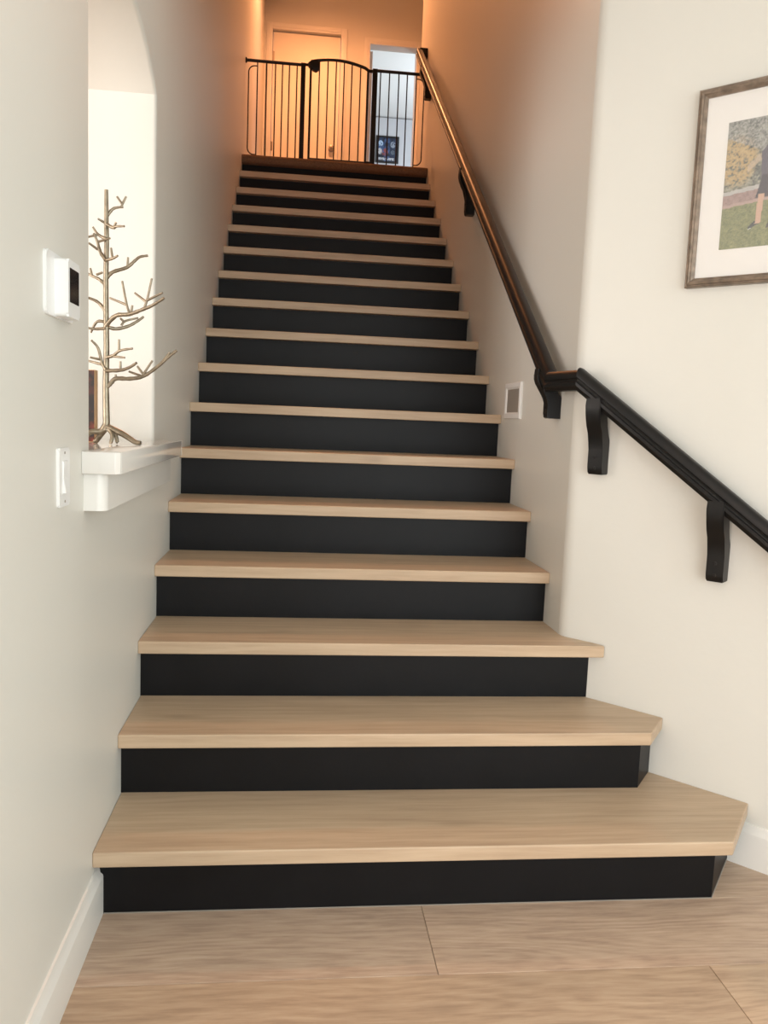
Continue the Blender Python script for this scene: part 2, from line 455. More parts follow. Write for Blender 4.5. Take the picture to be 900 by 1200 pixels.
# ---- landing (carpet with rolled lip)
bm = bmesh.new()
prof = [(4.262, 3.032), (4.205, 3.033), (4.187, 3.041), (4.178, 3.058), (4.183, 3.078), (4.20, 3.092), (4.23, 3.095), (10.2, 3.095), (10.2, 2.9), (4.262, 2.9)]
va = [bm.verts.new((0.0, y, z)) for y, z in prof]; vb = [bm.verts.new((W, y, z)) for y, z in prof]
bm.faces.new(va); bm.faces.new(vb[::-1])
for i in range(len(prof)):
    j = (i+1) % len(prof); bm.faces.new((va[i], vb[i], vb[j], va[j]))
box(bm, W, 4.5, 4.82, 10.2, 2.9, 3.095)
struct(obj('floor_landing', bm, CARPET, smooth=50), 'brown carpeted landing with a rolled edge at the top of the stairs', 'floor')

# ---- upstairs walls
D1 = (0.083, 0.780, 5.162); D2 = (1.083, 1.570, 5.100)     # door openings x0, x1, top
bm = bmesh.new()
def bwall(x0, x1, z0, z1): box(bm, x0, x1, YB, YB+0.12, z0, z1)
bwall(-0.1, D1[0], 3.0, 5.7); bwall(D1[0], D1[1], D1[2], 5.7); bwall(D1[1], D2[0], 3.0, 5.7)
bwall(D2[0], D2[1], D2[2], 5.7); bwall(D2[1], 4.5, 3.0, 5.7)
struct(obj('wall_back', bm, PAINT), 'upstairs wall with two doorways behind the gate', 'wall')
struct(boxo('wall_hall', 3.75, 3.87, 4.7, YB+0.12, 2.9, 5.6, PAINT), 'far end wall of the upstairs hall', 'wall')
struct(boxo('wall_bedroom', 0.6, 4.5, 10.25, 10.37, 2.9, 5.6, mat('bedroom_paint', srgb(196, 195, 198), 0.6)), 'pale wall of the room beyond the open doorway', 'wall')
bm = bmesh.new(); box(bm, 0.55, 0.65, YB+0.12, 10.3, 2.9, 5.7); box(bm, 4.4, 4.5, YB+0.12, 10.3, 2.9, 5.7)
struct(obj('wall_closet', bm, PAINT), 'side walls of the room beyond the open doorway', 'wall')

def casing(name, x0, x1, top, label, cw=0.062):
    root = struct(empty(name, (x0, YB, ZL)), label, 'door casing')
    for a, b, z0, z1 in ((x0-cw, x0, ZL, top+cw), (x1, x1+cw, ZL, top+cw), (x0, x1, top, top+cw)):
        bm = bmesh.new(); box(bm, a-x0, b-x0, -0.018, 0, z0-ZL, z1-ZL); bev(bm, 0.004, 2)
        obj('casing', bm, TRIM, root)
        bm = bmesh.new()
        if b-a < 0.1: box(bm, (a+b)/2-x0-0.012, (a+b)/2-x0+0.012, -0.023, -0.017, z0-ZL, z1-ZL-0.02)
        else: box(bm, a-x0, b-x0, -0.023, -0.017, (z0+z1)/2-ZL-0.012, (z0+z1)/2-ZL+0.012)
        bev(bm, 0.002, 1); obj('casing_bead', bm, TRIM, root)
casing('trim_1', *D1, 'painted casing around the closed upstairs door')
casing('trim_2', *D2, 'painted casing around the open upstairs doorway')
# closed door
dr = struct(empty('door_1', (D1[0], YB+0.03, ZL)), 'closed painted door at the head of the stairs', 'door')
dw = D1[1]-D1[0]; dh = D1[2]-ZL
boxo('door_slab', 0.004, dw-0.004, 0, 0.04, 0.008, dh-0.006, DOORP, dr, 0.002)
for px0, px1, pz0, pz1 in ((0.12, dw-0.12, 0.22, 0.86),):
    boxo('door_panel', px0, px1, -0.006, 0.004, pz0, pz1, DOORP, dr, 0.004)
bm = bmesh.new(); kx, kz = 0.711-D1[0], 4.045-ZL
lathe(bm, [(0.0, 0), (0.03, 0.0), (0.03, 0.006), (0.012, 0.01), (0.011, 0.03), (0.024, 0.036), (0.029, 0.05), (0.024, 0.064), (0.0, 0.068)], (kx, 0, kz), (0, -1, 0))
kn = obj('door_knob', bm, STEEL, dr, smooth=40); kn['label'] = 'round brushed metal door knob'
for hz in (4.92-ZL, 4.03-ZL, 3.35-ZL):
    bm = bmesh.new(); tube(bm, [(0.0, -0.012, hz-0.045), (0.0, -0.012, hz+0.045)], 0.007, 8); box(bm, -0.004, 0.02, -0.004, 0.001, hz-0.045, hz+0.045)
    obj('hinge', bm, STEEL, dr, smooth=40)
# open door leaf, swung into the room
do = struct(empty('door_2', (D2[0]+0.002, YB+0.125, ZL)), 'white door swung open into the room beyond', 'door')
boxo('door_slab', 0, 0.036, 0, 0.46, 0.01, D2[2]-ZL-0.01, DOORP, do, 0.002)

# ---- baseboards
def baseboard(name, p0, p1, out, label):
    p0, p1, out = Vector(p0), Vector(p1), Vector(out); ax = (p1-p0)
    prof = [(0, 0), (0.016, 0), (0.016, 0.098), (0.0145, 0.1035), (0.009, 0.108), (0.0075, 0.118), (0.005, 0.124), (0, 0.125)]
    bm = bmesh.new(); extrude_profile(bm, prof, p0, out, Vector((0, 0, 1)), ax.normalized(), 0, ax.length)
    return struct(obj(name, bm, TRIM, smooth=50), label, 'baseboard')
baseboard('baseboard_left', (0, 0.0445, 0), (0, -0.95, 0), (1, 0, 0), 'white baseboard along the left wall')
q0 = aw(0.575, 0, 0); q1 = aw(2.2, 0, 0)
baseboard('baseboard_right', q0, q1, N, 'white baseboard along the angled wall')

# ---- opening ledge
lg = struct(empty('trim_3', (0, (AY+BY)/2, ZS)), 'glossy white ledge and apron under the arched opening', 'ledge')
cy = (AY+BY)/2
bm = bmesh.new(); box(bm, -0.215, 0.0, AY-cy+0.001, BY-cy-0.001, -0.004, 0.042); obj('ledge_board', bm, SILL, lg)
bm = bmesh.new(); box(bm, -0.300, -0.2152, -0.085-cy, 0.850-cy, -0.006, 0.042); bev(bm, 0.002, 2); obj('ledge_nosing', bm, SILL, lg, smooth=50)
bm = bmesh.new()
y0, y1, ch = -0.085-cy, 0.850-cy, 0.016
prism(bm, [(0, y0+ch+0.0028), (0.080, y0+ch+0.0028), (0.080, y1-ch-0.0028), (0, y1-ch-0.0028)], -0.006, 0.042)
bev(bm, 0.0016, 2)
obj('ledge_nosing', bm, SILL, lg, smooth=50)
for ye, sg in ((y0, 1), (y1, -1)):
    bm = bmesh.new(); prism(bm, [(0, ye), (0.070, ye), (0.080, ye+sg*0.010), (0.080, ye+sg*ch), (0, ye+sg*ch)][::sg], -0.006, 0.042)
    bev(bm, 0.0016, 2); obj('ledge_end', bm, SILL, lg, smooth=50)
bm = bmesh.new(); ya, yb = -0.068-cy, 0.833-cy
pts = [(0, ya)] + [(0.048-0.022+0.022*math.sin(a), ya+0.022-0.022*math.cos(a)) for a in [math.pi/2*k/5 for k in range(6)]]
pts += [(0.026+0.022*math.cos(a), yb-0.022+0.022*math.sin(a)) for a in [math.pi/2*k/5 for k in range(6)]] + [(0, yb)]
prism(bm, pts, -0.088, -0.006)
obj('apron', bm, TRIM, lg, smooth=40)

# ================================================================== THE STAIRCASE
st = tag(empty('staircase', (W/2, 0, 0)), 'straight staircase with pale wooden treads and black risers', 'staircase')
def stair_part(name, pts, z0, z1, m, bevel):
    cx = sum(p[0] for p in pts)/len(pts); cyy = sum(p[1] for p in pts)/len(pts)
    bm = bmesh.new(); prism(bm, [(x-cx, y-cyy) for x, y in pts], z0-z1, 0)
    if bevel: bev(bm, bevel, 2)
    o = obj(name, bm, m, st, (cx-W/2, cyy, z1)); return o
def on_wall(y):              # x of the angled wall at depth y
    return O.x + D.x/D.y*(y-O.y)
def x_at(s): q = O + D*s; return (q.x, q.y)
rise_top = {}
for i in range(1, 17):
    yf = (i-1)*RUN; yb = yf + RUN + OVER + 0.012; z = i*RISE
    if i == 1:
        wq = x_at((Vector((1.775, 0.206, 0))-O).dot(D)); bq = x_at((Vector((on_wall(yb), yb, 0))-O).dot(D))
        pts = [(0, yf), (1.616, yf), wq, (on_wall(0.45), 0.45), (1.47, 0.45), (1.47, yb), (0, yb)]
    elif i == 2:
        wq = x_at((Vector((1.596, 0.40, 0))-O).dot(D)); bq = (on_wall(yb), yb)
        pts = [(0, yf), (1.503, yf+0.008), wq, bq, (0, yb)]
    elif i == 3:
        pts = [(0, yf), (on_wall(yf+0.006)-0.004, yf), (on_wall(yf+0.02), yf+0.02), (W+0.012, O.y+0.005), (W, O.y+0.03), (W, yb), (0, yb)]
    else:
        pts = [(0, yf), (W, yf), (W, yb), (0, yb)]
    stair_part('tread', pts, z-TH, z, TREAD, 0.0035)
for i in range(1, 18):
    y = (i-1)*RUN + OVER; z0 = (i-1)*RISE; z1 = i*RISE - TH; t = 0.018
    if i == 17: y = 4.240; z1 = 3.032
    if i == 1:
        pts = [(0, y), (1.594, y), x_at((Vector((1.742, 0.235, 0))-O).dot(D)), (1.72, 0.27), (1.58, y+t*1.3), (0, y+t)]
    elif i == 2:
        pts = [(0, y), (1.490, y), x_at((Vector((1.572, 0.421, 0))-O).dot(D)), (1.545, 0.43), (1.48, y+t*1.3), (0, y+t)]
    elif i == 3:
        pts = [(0, y), (on_wall(y), y), (on_wall(y+t), y+t), (0, y+t)]
    else:
        pts = [(0, y), (W, y), (W, y+t), (0, y+t)]
    stair_part('riser', pts, z0, z1, BLACK, 0)

cq = x_at((Vector((1.742, 0.235, 0))-O).dot(D))
for (xa, ya_), (xb, yb_) in (((0.017, OVER), (1.594, OVER)), ((1.594, OVER), cq)):
    bm = bmesh.new(); tube(bm, [(xa-W/2, ya_-0.001, 0.001), (xb-W/2, yb_-0.001, 0.001)], 0.0016, 6)
    c_ = obj('caulk_bead', bm, GREY, st, smooth=60)
# ================================================================== HANDRAIL
hr = tag(empty('handrail', (W, 2.5, 2.6)), 'black moulded wooden handrail turning from the stairwell onto the angled wall', 'handrail')
HO = Vector((W, 2.5, 2.6))
def rz(y): return 2.425 + 0.70*(y-2.224)
OFF = 0.06
path = [Vector((W-OFF, 4.47, rz(4.47))), Vector((W-OFF, 0.737, 1.384)), aw(0.035, OFF, 1.384), aw(0.95, OFF, 1.384-0.723*0.915)]
half = [(0.0, 0.5), (0.010, 0.49), (0.018, 0.43), (0.0225, 0.32), (0.0245, 0.18), (0.0245, 0.08), (0.0205, 0.03), (0.0195, -0.06), (0.0215, -0.12),
        (0.0255, -0.15), (0.0255, -0.30), (0.023, -0.34), (0.021, -0.42), (0.019, -0.5)]
rprof = half + [(-u, v) for u, v in half[::-1] if u > 0]
def rail_seg(p0, p1, n0, n1, H):
    """plumb-cut length of rail between p0 and p1; n0/n1 horizontal directions of the end cuts"""
    bm = bmesh.new(); d = (p1-p0); dh = Vector((d.x, d.y, 0)).normalized(); side = Vector((dh.y, -dh.x, 0))
    slope = d.z/Vector((d.x, d.y, 0)).length; rings = []
    for p, n in ((p0, n0), (p1, n1)):
        ring = []
        for u, v in rprof:
            # slide each profile line along the run until it meets the vertical cut plane with normal n
            q = side*u; t = -(q.dot(n))/dh.dot(n)
            ring.append(bm.verts.new(p + q + dh*t + Vector((0, 0, slope*t + v*H)) - HO))
        rings.append(ring)
    k = len(rprof)
    for a in range(k):
        bm.faces.new((rings[0][a], rings[0][(a+1) % k], rings[1][(a+1) % k], rings[1][a]))
    bm.faces.new(rings[0]); bm.faces.new(rings[1][::-1])
    return obj('rail', bm, RAIL, hr, smooth=35)
h = lambda v: Vector((v.x, v.y, 0)).normalized()
dirs = [h(path[i+1]-path[i]) for i in range(3)]
m1 = (dirs[0]+dirs[1]).normalized(); m2 = (dirs[1]+dirs[2]).normalized()
rail_seg(path[0], path[1], dirs[0], m1, 0.074)
rail_seg(path[1], path[2], m1, m2, 0.064)
rail_seg(path[2], path[3], m2, dirs[2], 0.074)
# returns into the wall at both ends
def ret(p, out, along, hh):
    bm = bmesh.new(); prof = [(0.0, -hh), (OFF+0.0, -hh), (OFF+0.0, hh), (0, hh)]
    extrude_profile(bm, prof, p - out*OFF - HO, out, Vector((0, 0, 1)), along, -0.022, 0.022)
    bev(bm, 0.003, 1); obj('return_block', bm, RAIL, hr)
ret(path[0], Vector((-1, 0, 0)), Vector((0, 1, 0)), 0.034)
ret(path[3], N, D, 0.034)
BP = [(0, -0.212), (0.040, -0.212), (0.046, -0.206), (0.0475, -0.19), (0.0475, -0.135), (0.050, -0.112), (0.060, -0.085), (0.073, -0.062), (0.083, -0.040),
      (0.088, -0.018), (0.088, 0.0), (0.086, 0.022), (0.036, 0.022), (0.036, -0.008), (0.033, -0.035), (0.024, -0.062), (0.012, -0.085), (0.006, -0.105), (0, -0.108)]
def bracket(base, out, along, wid=0.048, ln=1.0):
    """base: point on the wall plane at the height of the rail underside"""
    bm = bmesh.new()
    extrude_profile(bm, [(u, v*ln if v < 0 else v) for u, v in BP], base - HO, out, Vector((0, 0, 1)), along, -wid/2, wid/2)
    bmesh.ops.bevel(bm, geom=[e for e in bm.edges if abs((e.verts[1].co-e.verts[0].co).dot(along)) < 1e-4], offset=0.0025, segments=2, affect='EDGES')
    b = obj('bracket', bm, RAIL, hr, smooth=40)
    for dz in (-0.192, -0.158):
        bm = bmesh.new()
        c = base + out*0.0465 + Vector((0, 0, dz*ln)) - HO
        lathe(bm, [(0.0, 0), (0.0055, 0), (0.0050, 0.0025), (0.002, 0.0030), (0.0018, 0.0015), (0, 0.0014)], c, out, 10)
        obj('screw', bm, RAIL, b, smooth=40)
def rail_bottom(y): return rz(y) - 0.037
XN = Vector((-1, 0, 0)); YN = Vector((0, -1, 0))
for yy, ln in ((0.825, 0.68), (2.44, 1.0), (4.19, 0.95)):
    bracket(Vector((W, yy, rail_bottom(yy))), XN, YN, ln=ln)
for s in (0.092, 0.479):
    bracket(aw(s, 0, 1.384-0.723*(s-0.035)-0.037), N, D)

# ================================================================== FRAMED PHOTOGRAPH on the angled wall
FS0, FZ0, FW, FH = 0.318, 1.649, 0.68, 0.542
pf = tag(empty('framed_photograph', aw(FS0+FW/2, 0, FZ0)), 'bronze framed outdoor photograph with wide white mat', 'picture')
PO = aw(FS0+FW/2, 0, FZ0); UZ = Vector((0, 0, 1))
def frame_bars(parent, w, h, prof, ux, uz, out, org, m, name):
    """four mitred bars; prof = (inset, out)"""
    cs = [(0, 0), (w, 0), (w, h), (0, h)]; ins = [(1, 1), (-1, 1), (-1, -1), (1, -1)]
    for a in range(4):
        b = (a+1) % 4; bm = bmesh.new()
        A = [bm.verts.new(org + ux*(cs[a][0]+ins[a][0]*i) + uz*(cs[a][1]+ins[a][1]*i) + out*o) for i, o in prof]
        B = [bm.verts.new(org + ux*(cs[b][0]+ins[b][0]*i) + uz*(cs[b][1]+ins[b][1]*i) + out*o) for i, o in prof]
        k = len(prof)
        for q in range(k): bm.faces.new((A[q], A[(q+1) % k], B[(q+1) % k], B[q]))
        bm.faces.new(A); bm.faces.new(B[::-1])
        obj(name, bm, m, parent, smooth=30)
fo = aw(FS0, 0, FZ0) - PO
frame_bars(pf, FW, FH, [(0, 0), (0, 0.020), (0.003, 0.024), (0.006, 0.0235), (0.008, 0.029), (0.012, 0.031), (0.016, 0.029), (0.018, 0.024), (0.021, 0.022), (0.025, 0.019), (0.025, 0)], D, UZ, N, fo, FRAME, 'frame_bar')
bm = bmesh.new(); extrude_profile(bm, [(0.02, 0.02), (FW-0.02, 0.02), (FW-0.02, FH-0.02), (0.02, FH-0.02)], fo, D, UZ, N, 0.004, 0.013)
obj('mat_board', bm, MATB, pf)
PHW, PHH = 0.51, 0.342
G = lambda *c: srgb(*c)
def inside(poly, x, y):
    c = False; n = len(poly)
    for i in range(n):
        x1, y1 = poly[i]; x2, y2 = poly[(i+1) % n]
        if (y1 > y) != (y2 > y) and x < (x2-x1)*(y-y1)/(y2-y1)+x1: c = not c
    return c
def person(u, v, x):
    d = u-x
    if inside([(-0.013, 0.062), (0.001, 0.062), (0.006, 0.14), (-0.010, 0.14)], d, v): return G(196, 160, 138)       # leg
    if inside([(0.026, 0.060), (0.040, 0.060), (0.040, 0.14), (0.020, 0.14)], d, v): return G(186, 150, 130)
    if inside([(-0.030, 0.046), (-0.016, 0.054), (0.002, 0.062), (0.003, 0.067), (-0.014, 0.069), (-0.031, 0.053)], d, v):
        return G(60, 60, 62) if v > 0.054+0.35*(d+0.015) else G(205, 205, 205)
    if inside([(0.015, 0.046), (0.040, 0.056), (0.042, 0.066), (0.022, 0.064)], d, v): return G(60, 60, 62)
    if inside([(-0.017, 0.130), (0.045, 0.130), (0.040, 0.190), (-0.002, 0.190)], d, v): return G(58, 54, 64)           # shorts
    if inside([(-0.006, 0.180), (0.042, 0.180), (0.050, 0.255), (0.036, 0.272), (0.010, 0.272), (-0.010, 0.250)], d, v): return G(84, 80, 94)
    if (d-0.022)**2/0.013**2 + (v-0.292)**2/0.019**2 < 1: return G(96, 76, 62) if v > 0.298 else G(204, 168, 146)
    return None
def photo(u, v):
    g = 0.110 + 0.10*u + 0.004*(fbm(u*60, 3)-0.5)
    q = person(u, v, 0.103) or person(u, v, 0.235)
    if q: return lerp(q, (0.3, 0.3, 0.3, 1), 0.06)
    if v < g:
        t = 0.4*fbm(u*120, v*160)+0.6*vnoise(u*420, v*520); return lerp(G(74, 84, 58), G(158, 158, 112), t)
    if v < g+0.008: return G(172, 148, 140)
    if v < g+0.034: return lerp(G(128, 106, 104), G(170, 146, 140), fbm(u*200, v*200))
    if v < g+0.044 + 0.02*u: return lerp(G(160, 158, 156), G(196, 192, 188), fbm(u*90, v*90))
    t = fbm(u*95, v*105); t2 = fbm(u*260+5, v*260); t3 = vnoise(u*420, v*420)
    base = lerp(G(52, 56, 46), G(168, 166, 150), min(1, max(0, (t*0.55+t2*0.55+t3*0.25-0.38)*1.9)))
    yel = max(0, 1-((u-0.03)/0.062)**2-((v-0.235)/0.075)**2)
    if yel > 0 and t*0.4+t2*0.6 > 0.46: base = lerp(base, G(196, 160, 100), min(0.62, yel*1.2))
    if v > 0.235+0.5*abs(u-0.13): base = lerp(base, lerp(G(74, 80, 84), G(184, 184, 182), min(1, max(0, t2*1.6-0.3))), 0.6)
    if abs(v-(0.200+0.9*(u-0.05))) < 0.010 and 0.06 < u and v < 0.3: base = lerp(base, G(186, 166, 146), 0.65)
    if 0.075 < u < 0.2 and 0.165 < v < 0.215 and t < 0.6: base = lerp(base, G(78, 84, 88), 0.5)
    return base
printed('photo_print', aw(0.404, 0.0136, 1.748) - PO, D, UZ, PHW, PHH, 255, 171, photo, PRINT, pf)
bm = bmesh.new(); extrude_profile(bm, [(0.023, 0.023), (FW-0.023, 0.023), (FW-0.023, FH-0.023), (0.023, FH-0.023)], fo, D, UZ, N, 0.0160, 0.0175)
obj('glass_pane', bm, GLASS, pf)

# ================================================================== SAFETY GATE at the top
GY = 4.38; ZT = 3.805; ZBt = 3.150
ga = tag(empty('safety_gate', (0.67, GY, ZL)), 'black metal safety gate with an arched middle door across the landing', 'gate')
G0 = Vector((0.67, GY, ZL))
def gt(name, pts, r, parent, seg=8, m=METALB):
    bm = bmesh.new(); tube(bm, [Vector(p)-G0 for p in pts], r, seg); return obj(name, bm, m, parent, smooth=50)
def gbox(name, x0, x1, z0, z1, parent, t=0.014, b=0.003):
    bm = bmesh.new(); box(bm, x0-G0.x, x1-G0.x, -t, t, z0-ZL, z1-ZL); bev(bm, b, 1); return obj(name, bm, METALB, parent)
def arc(cx, cz, r, a0, a1, n=6): return [(cx+r*math.cos(math.radians(a0+(a1-a0)*k/n)), GY, cz+r*math.sin(math.radians(a0+(a1-a0)*k/n))) for k in range(n+1)]
lp = gt('extension_panel', [(0.012, GY, ZT), (0.405, GY, ZT)], 0.011, ga, 10)
for x in (0.087, 0.153, 0.217, 0.268, 0.318, 0.374): gt('bar', [(x, GY, ZBt-0.012), (x, GY, ZT)], 0.0048, lp)
gt('bottom_rail', [(0.087, GY, ZBt-0.012), (0.405, GY, ZBt-0.012)], 0.006, lp)
r = 0.045
gt('bent_bar', [(0.087, GY, ZT-0.035)] + arc(0.024+r, ZT-0.035-r, r, 90, 180) + arc(0.024+r, ZBt+r, r, 180, 270) + [(0.087, GY, ZBt)], 0.0045, lp)
bm = bmesh.new(); lathe(bm, [(0, 0), (0.019, 0), (0.019, 0.009), (0.010, 0.013), (0.010, 0.02), (0, 0.021)], Vector((0, GY, ZT))-G0, (1, 0, 0), 14); obj('wall_cup', bm, METALB, lp, smooth=40)
rp = gt('extension_panel', [(0.955, GY, ZT+0.004), (W-0.012, GY, ZT+0.004)], 0.011, ga, 10)
for x in (0.989, 1.056, 1.126, 1.189, 1.258): gt('bar', [(x, GY, ZBt-0.012), (x, GY, ZT)], 0.0048, rp)
gt('bottom_rail', [(0.955, GY, ZBt-0.012), (1.258, GY, ZBt-0.012)], 0.006, rp)
gt('bent_bar', [(1.258, GY, ZT-0.03)] + arc(1.318-r, ZT-0.03-r, r, 90, 0) + arc(1.318-r, ZBt+0.008+r, r, 0, -90) + [(1.258, GY, ZBt+0.008)], 0.0045, rp)
bm = bmesh.new(); lathe(bm, [(0, 0), (0.019, 0), (0.019, 0.009), (0.010, 0.013), (0.010, 0.02), (0, 0.021)], Vector((W, GY, ZT+0.004))-G0, (-1, 0, 0), 14); obj('wall_cup', bm, METALB, rp, smooth=40)
gbox('post', 0.402, 0.436, ZL+0.003, ZT+0.012, ga)
gbox('post', 0.929, 0.966, ZL+0.003, ZT+0.014, ga)
gbox('threshold_bar', 0.402, 0.966, ZL+0.003, ZL+0.022, ga, 0.012)
# the middle door with arched top
ap = []
for k in range(19):
    t = k/18; x = 0.474+(0.896-0.474)*t
    ap.append((x, GY, 3.812+0.046*math.sin(math.pi*min(1, (t*0.86+0.14)))**0.9 if t < 1 else 3.806))
leaf = gt('gate_door', ap, 0.011, ga, 10)
def az(x):
    t = (x-0.474)/(0.896-0.474); return 3.812+0.046*math.sin(math.pi*min(1, t*0.86+0.14))**0.9
for x in (0.537, 0.599, 0.660, 0.719, 0.776, 0.840): gt('bar', [(x, GY, ZBt), (x, GY, az(x))], 0.0048, leaf)
for x in (0.474, 0.896): gt('stile', [(x, GY, ZBt-0.01), (x, GY, az(x)-0.002 if x < .8 else 3.806)], 0.0085, leaf)
gt('bottom_rail', [(0.474, GY, ZBt), (0.896, GY, ZBt)], 0.008, leaf)
bm = bmesh.new()
prism(bm, [(0.455, 3.795), (0.490, 3.772), (0.512, 3.762), (0.538, 3.782), (0.540, 3.822), (0.520, 3.838), (0.470, 3.832), (0.452, 3.818)], -0.022, 0.022)
for v in bm.verts: v.co = Vector((v.co.x, GY+v.co.z, v.co.y)) - G0
bev(bm, 0.006, 2); lt = obj('latch', bm, METALB, ga, smooth=40); lt['label'] = 'chunky black latch on the gate door'
gbox('latch_tongue', 0.430, 0.458, 3.800, 3.818, ga, 0.008)
gbox('hinge', 0.896, 0.930, 3.792, 3.812, ga, 0.009)
gbox('hinge', 0.896, 0.930, ZBt-0.006, ZBt+0.010, ga, 0.009)

# ================================================================== SILVER TREE
TP = Vector((-0.05, 0.352, 1.1425))
tr = tag(empty('silver_tree', TP), 'bare branched silver metal tree standing on the ledge of the arched opening', 'ornament')
def tv(p): return Vector(p)/1000.0
bm = bmesh.new()
tp = [(0, 0, 36), (1, 0, 60), (-1, 1, 150), (1, 0, 250), (0, -1, 340), (-1, 0, 430), (1, 0, 520), (0, 0, 600), (0, 0, 655)]
tube(bm, [tv(p) for p in tp], [0.0100, 0.0090, 0.0080, 0.0074, 0.0069, 0.0066, 0.0062, 0.0056, 0.0046], 10)
obj('trunk', bm, SILVER, tr, smooth=60)
TREE = [
([[-1,5,588],[14,7,609],[29,8,615],[41,9,616]],[[[34,9,616],[38,9,623],[25,8,642]],[[38,9,623],[48,10,644]]]),
([[4,-13,566],[23,-23,556],[31,-27,559],[54,-40,558]],[[[25,-24,558],[31,-28,569]]]),
([[-3,14,574],[-9,11,576],[-22,3,582]],[]),
([[2,-7,530],[-13,-1,537],[-24,2,545],[-34,0,560]],[[[-20,2,542],[-46,-3,533]]]),
([[3,-17,475],[-14,-3,497],[-23,0,525],[-30,-7,543]],[[[-20,2,524],[16,-30,528]],[[-22,1,504],[-39,-18,515]]]),
([[3,-14,476],[22,-28,478],[38,-40,484]],[[[22,-28,479],[18,-26,505]]]),
([[0,2,432],[16,2,449],[52,2,463],[72,2,481],[86,1,492],[106,1,496]],[[[54,2,465],[55,2,489]]]),
([[-2,5,414],[-17,2,428],[-39,11,438],[-58,18,447]],[[[-26,5,440],[-10,4,447]],[[-39,10,440],[-43,12,457]]]),
([[-1,-3,348],[-20,1,369],[-40,-1,378],[-57,-3,382]],[]),
([[0,-3,310],[28,-13,336],[65,-26,340],[102,-39,353],[127,-48,363],[158,-59,382]],[[[65,-26,342],[57,-24,366],[45,-20,424]],[[57,-24,364],[11,-8,381]],[[105,-40,356],[114,-44,382],[125,-48,431]],[[111,-42,371],[79,-32,394]],[[69,-27,343],[73,-29,363]],[[112,-43,375],[154,-58,395]]]),
([[-2,6,309],[21,17,305],[50,30,315],[73,40,331],[87,47,344]],[[[34,23,315],[44,27,328],[74,41,339]],[[40,26,326],[31,22,334]]]),
([[-2,5,320],[-25,7,320],[-43,16,292]],[]),
([[1,-5,303],[-29,-4,300],[-48,-11,302]],[]),
([[2,-7,194],[-11,-2,216],[-19,-7,251],[-33,-19,269]],[[[-11,-1,221],[-35,-22,225]]]),
([[2,-3,228],[21,-11,233],[40,-19,246],[74,-32,252]],[[[37,-17,245],[37,-18,275]],[[21,-11,231],[53,-24,228]]]),
([[3,-8,193],[47,-46,194],[75,-72,201],[96,-91,212]],[[[47,-46,195],[47,-47,217]]]),
([[1,0,150],[13,0,162],[26,-1,174],[62,-3,175],[97,-5,183],[133,-7,209],[164,-9,238],[184,-10,254]],[[[26,-1,174],[25,-1,185]],[[90,-5,184],[59,-3,194]],[[97,-5,188],[81,-4,209]],[[95,-5,185],[121,-7,225]],[[146,-8,221],[166,-9,249]]]),
([[0,3,208],[-15,3,210],[-53,18,219]],[]),
]
ROOTS = [
[[0,-1,51],[-13,-2,33],[-36,-8,31],[-51,-11,17]],
[[0,1,44],[-16,8,23],[-34,19,-1]],
[[5,-2,42],[20,-17,25],[17,-27,1]],
[[7,5,40],[21,13,26],[27,16,-1]],
[[2,-1,46],[41,-9,30],[64,-13,17],[94,-20,-2]],
]
for pts, twigs in TREE:
    P = spline([tv(p) for p in pts], 4); n = len(P)
    L = sum((P[k+1]-P[k]).length for k in range(n-1)); r0 = 0.0040+0.012*L
    bm = bmesh.new(); tube(bm, P, [r0*(1-0.45*k/(n-1))*(1+0.10*math.sin(k*2.7)) for k in range(n)], 8)
    br = obj('branch', bm, SILVER, tr, smooth=60)
    for tw in twigs:
        Q = spline([tv(p) for p in tw], 3); bm = bmesh.new()
        tube(bm, Q, [0.0034-0.0007*k/(len(Q)-1) for k in range(len(Q))], 7)
        obj('twig', bm, SILVER, br, smooth=60)
for pts in ROOTS:
    P = spline([tv(p) for p in pts], 5); n = len(P); bm = bmesh.new()
    sc_ = 0.72 if max(abs(p[0]) for p in pts) < 30 else 1.0
    rad = [(0.0092-0.0030*k/(n-1))*sc_ for k in range(n)]
    P = [Vector((p.x, p.y, max(p.z, rad[k]))) for k, p in enumerate(P)]
    tube(bm, P, rad, 9); obj('root', bm, SILVER, tr, smooth=60)

# ================================================================== WOODEN PICTURE BLOCK in the niche
pb = tag(empty('picture_block', (-0.20, 0.475, 1.142)), 'dark printed picture block with pale wooden edge behind the silver tree', 'picture')
boxo('wooden_block', -0.095, 0.095, -0.014, 0.018, 0.0, 0.20, BOXWOOD, pb, 0.0015)
def block(u, v):
    t = fbm(u*60, v*45); fl = max(0, 0.62-v/0.2)
    c = G(22, 16, 16)
    if t > 0.5-0.25*fl: c = lerp(c, G(150, 62, 36), min(1, (t-0.35)*2.2*(0.25+fl)))
    return c
printed('picture_print', Vector((-0.093, -0.0148, 0.002)), Vector((1, 0, 0)), UZ, 0.186, 0.196, 60, 64, block, PRINT, pb)

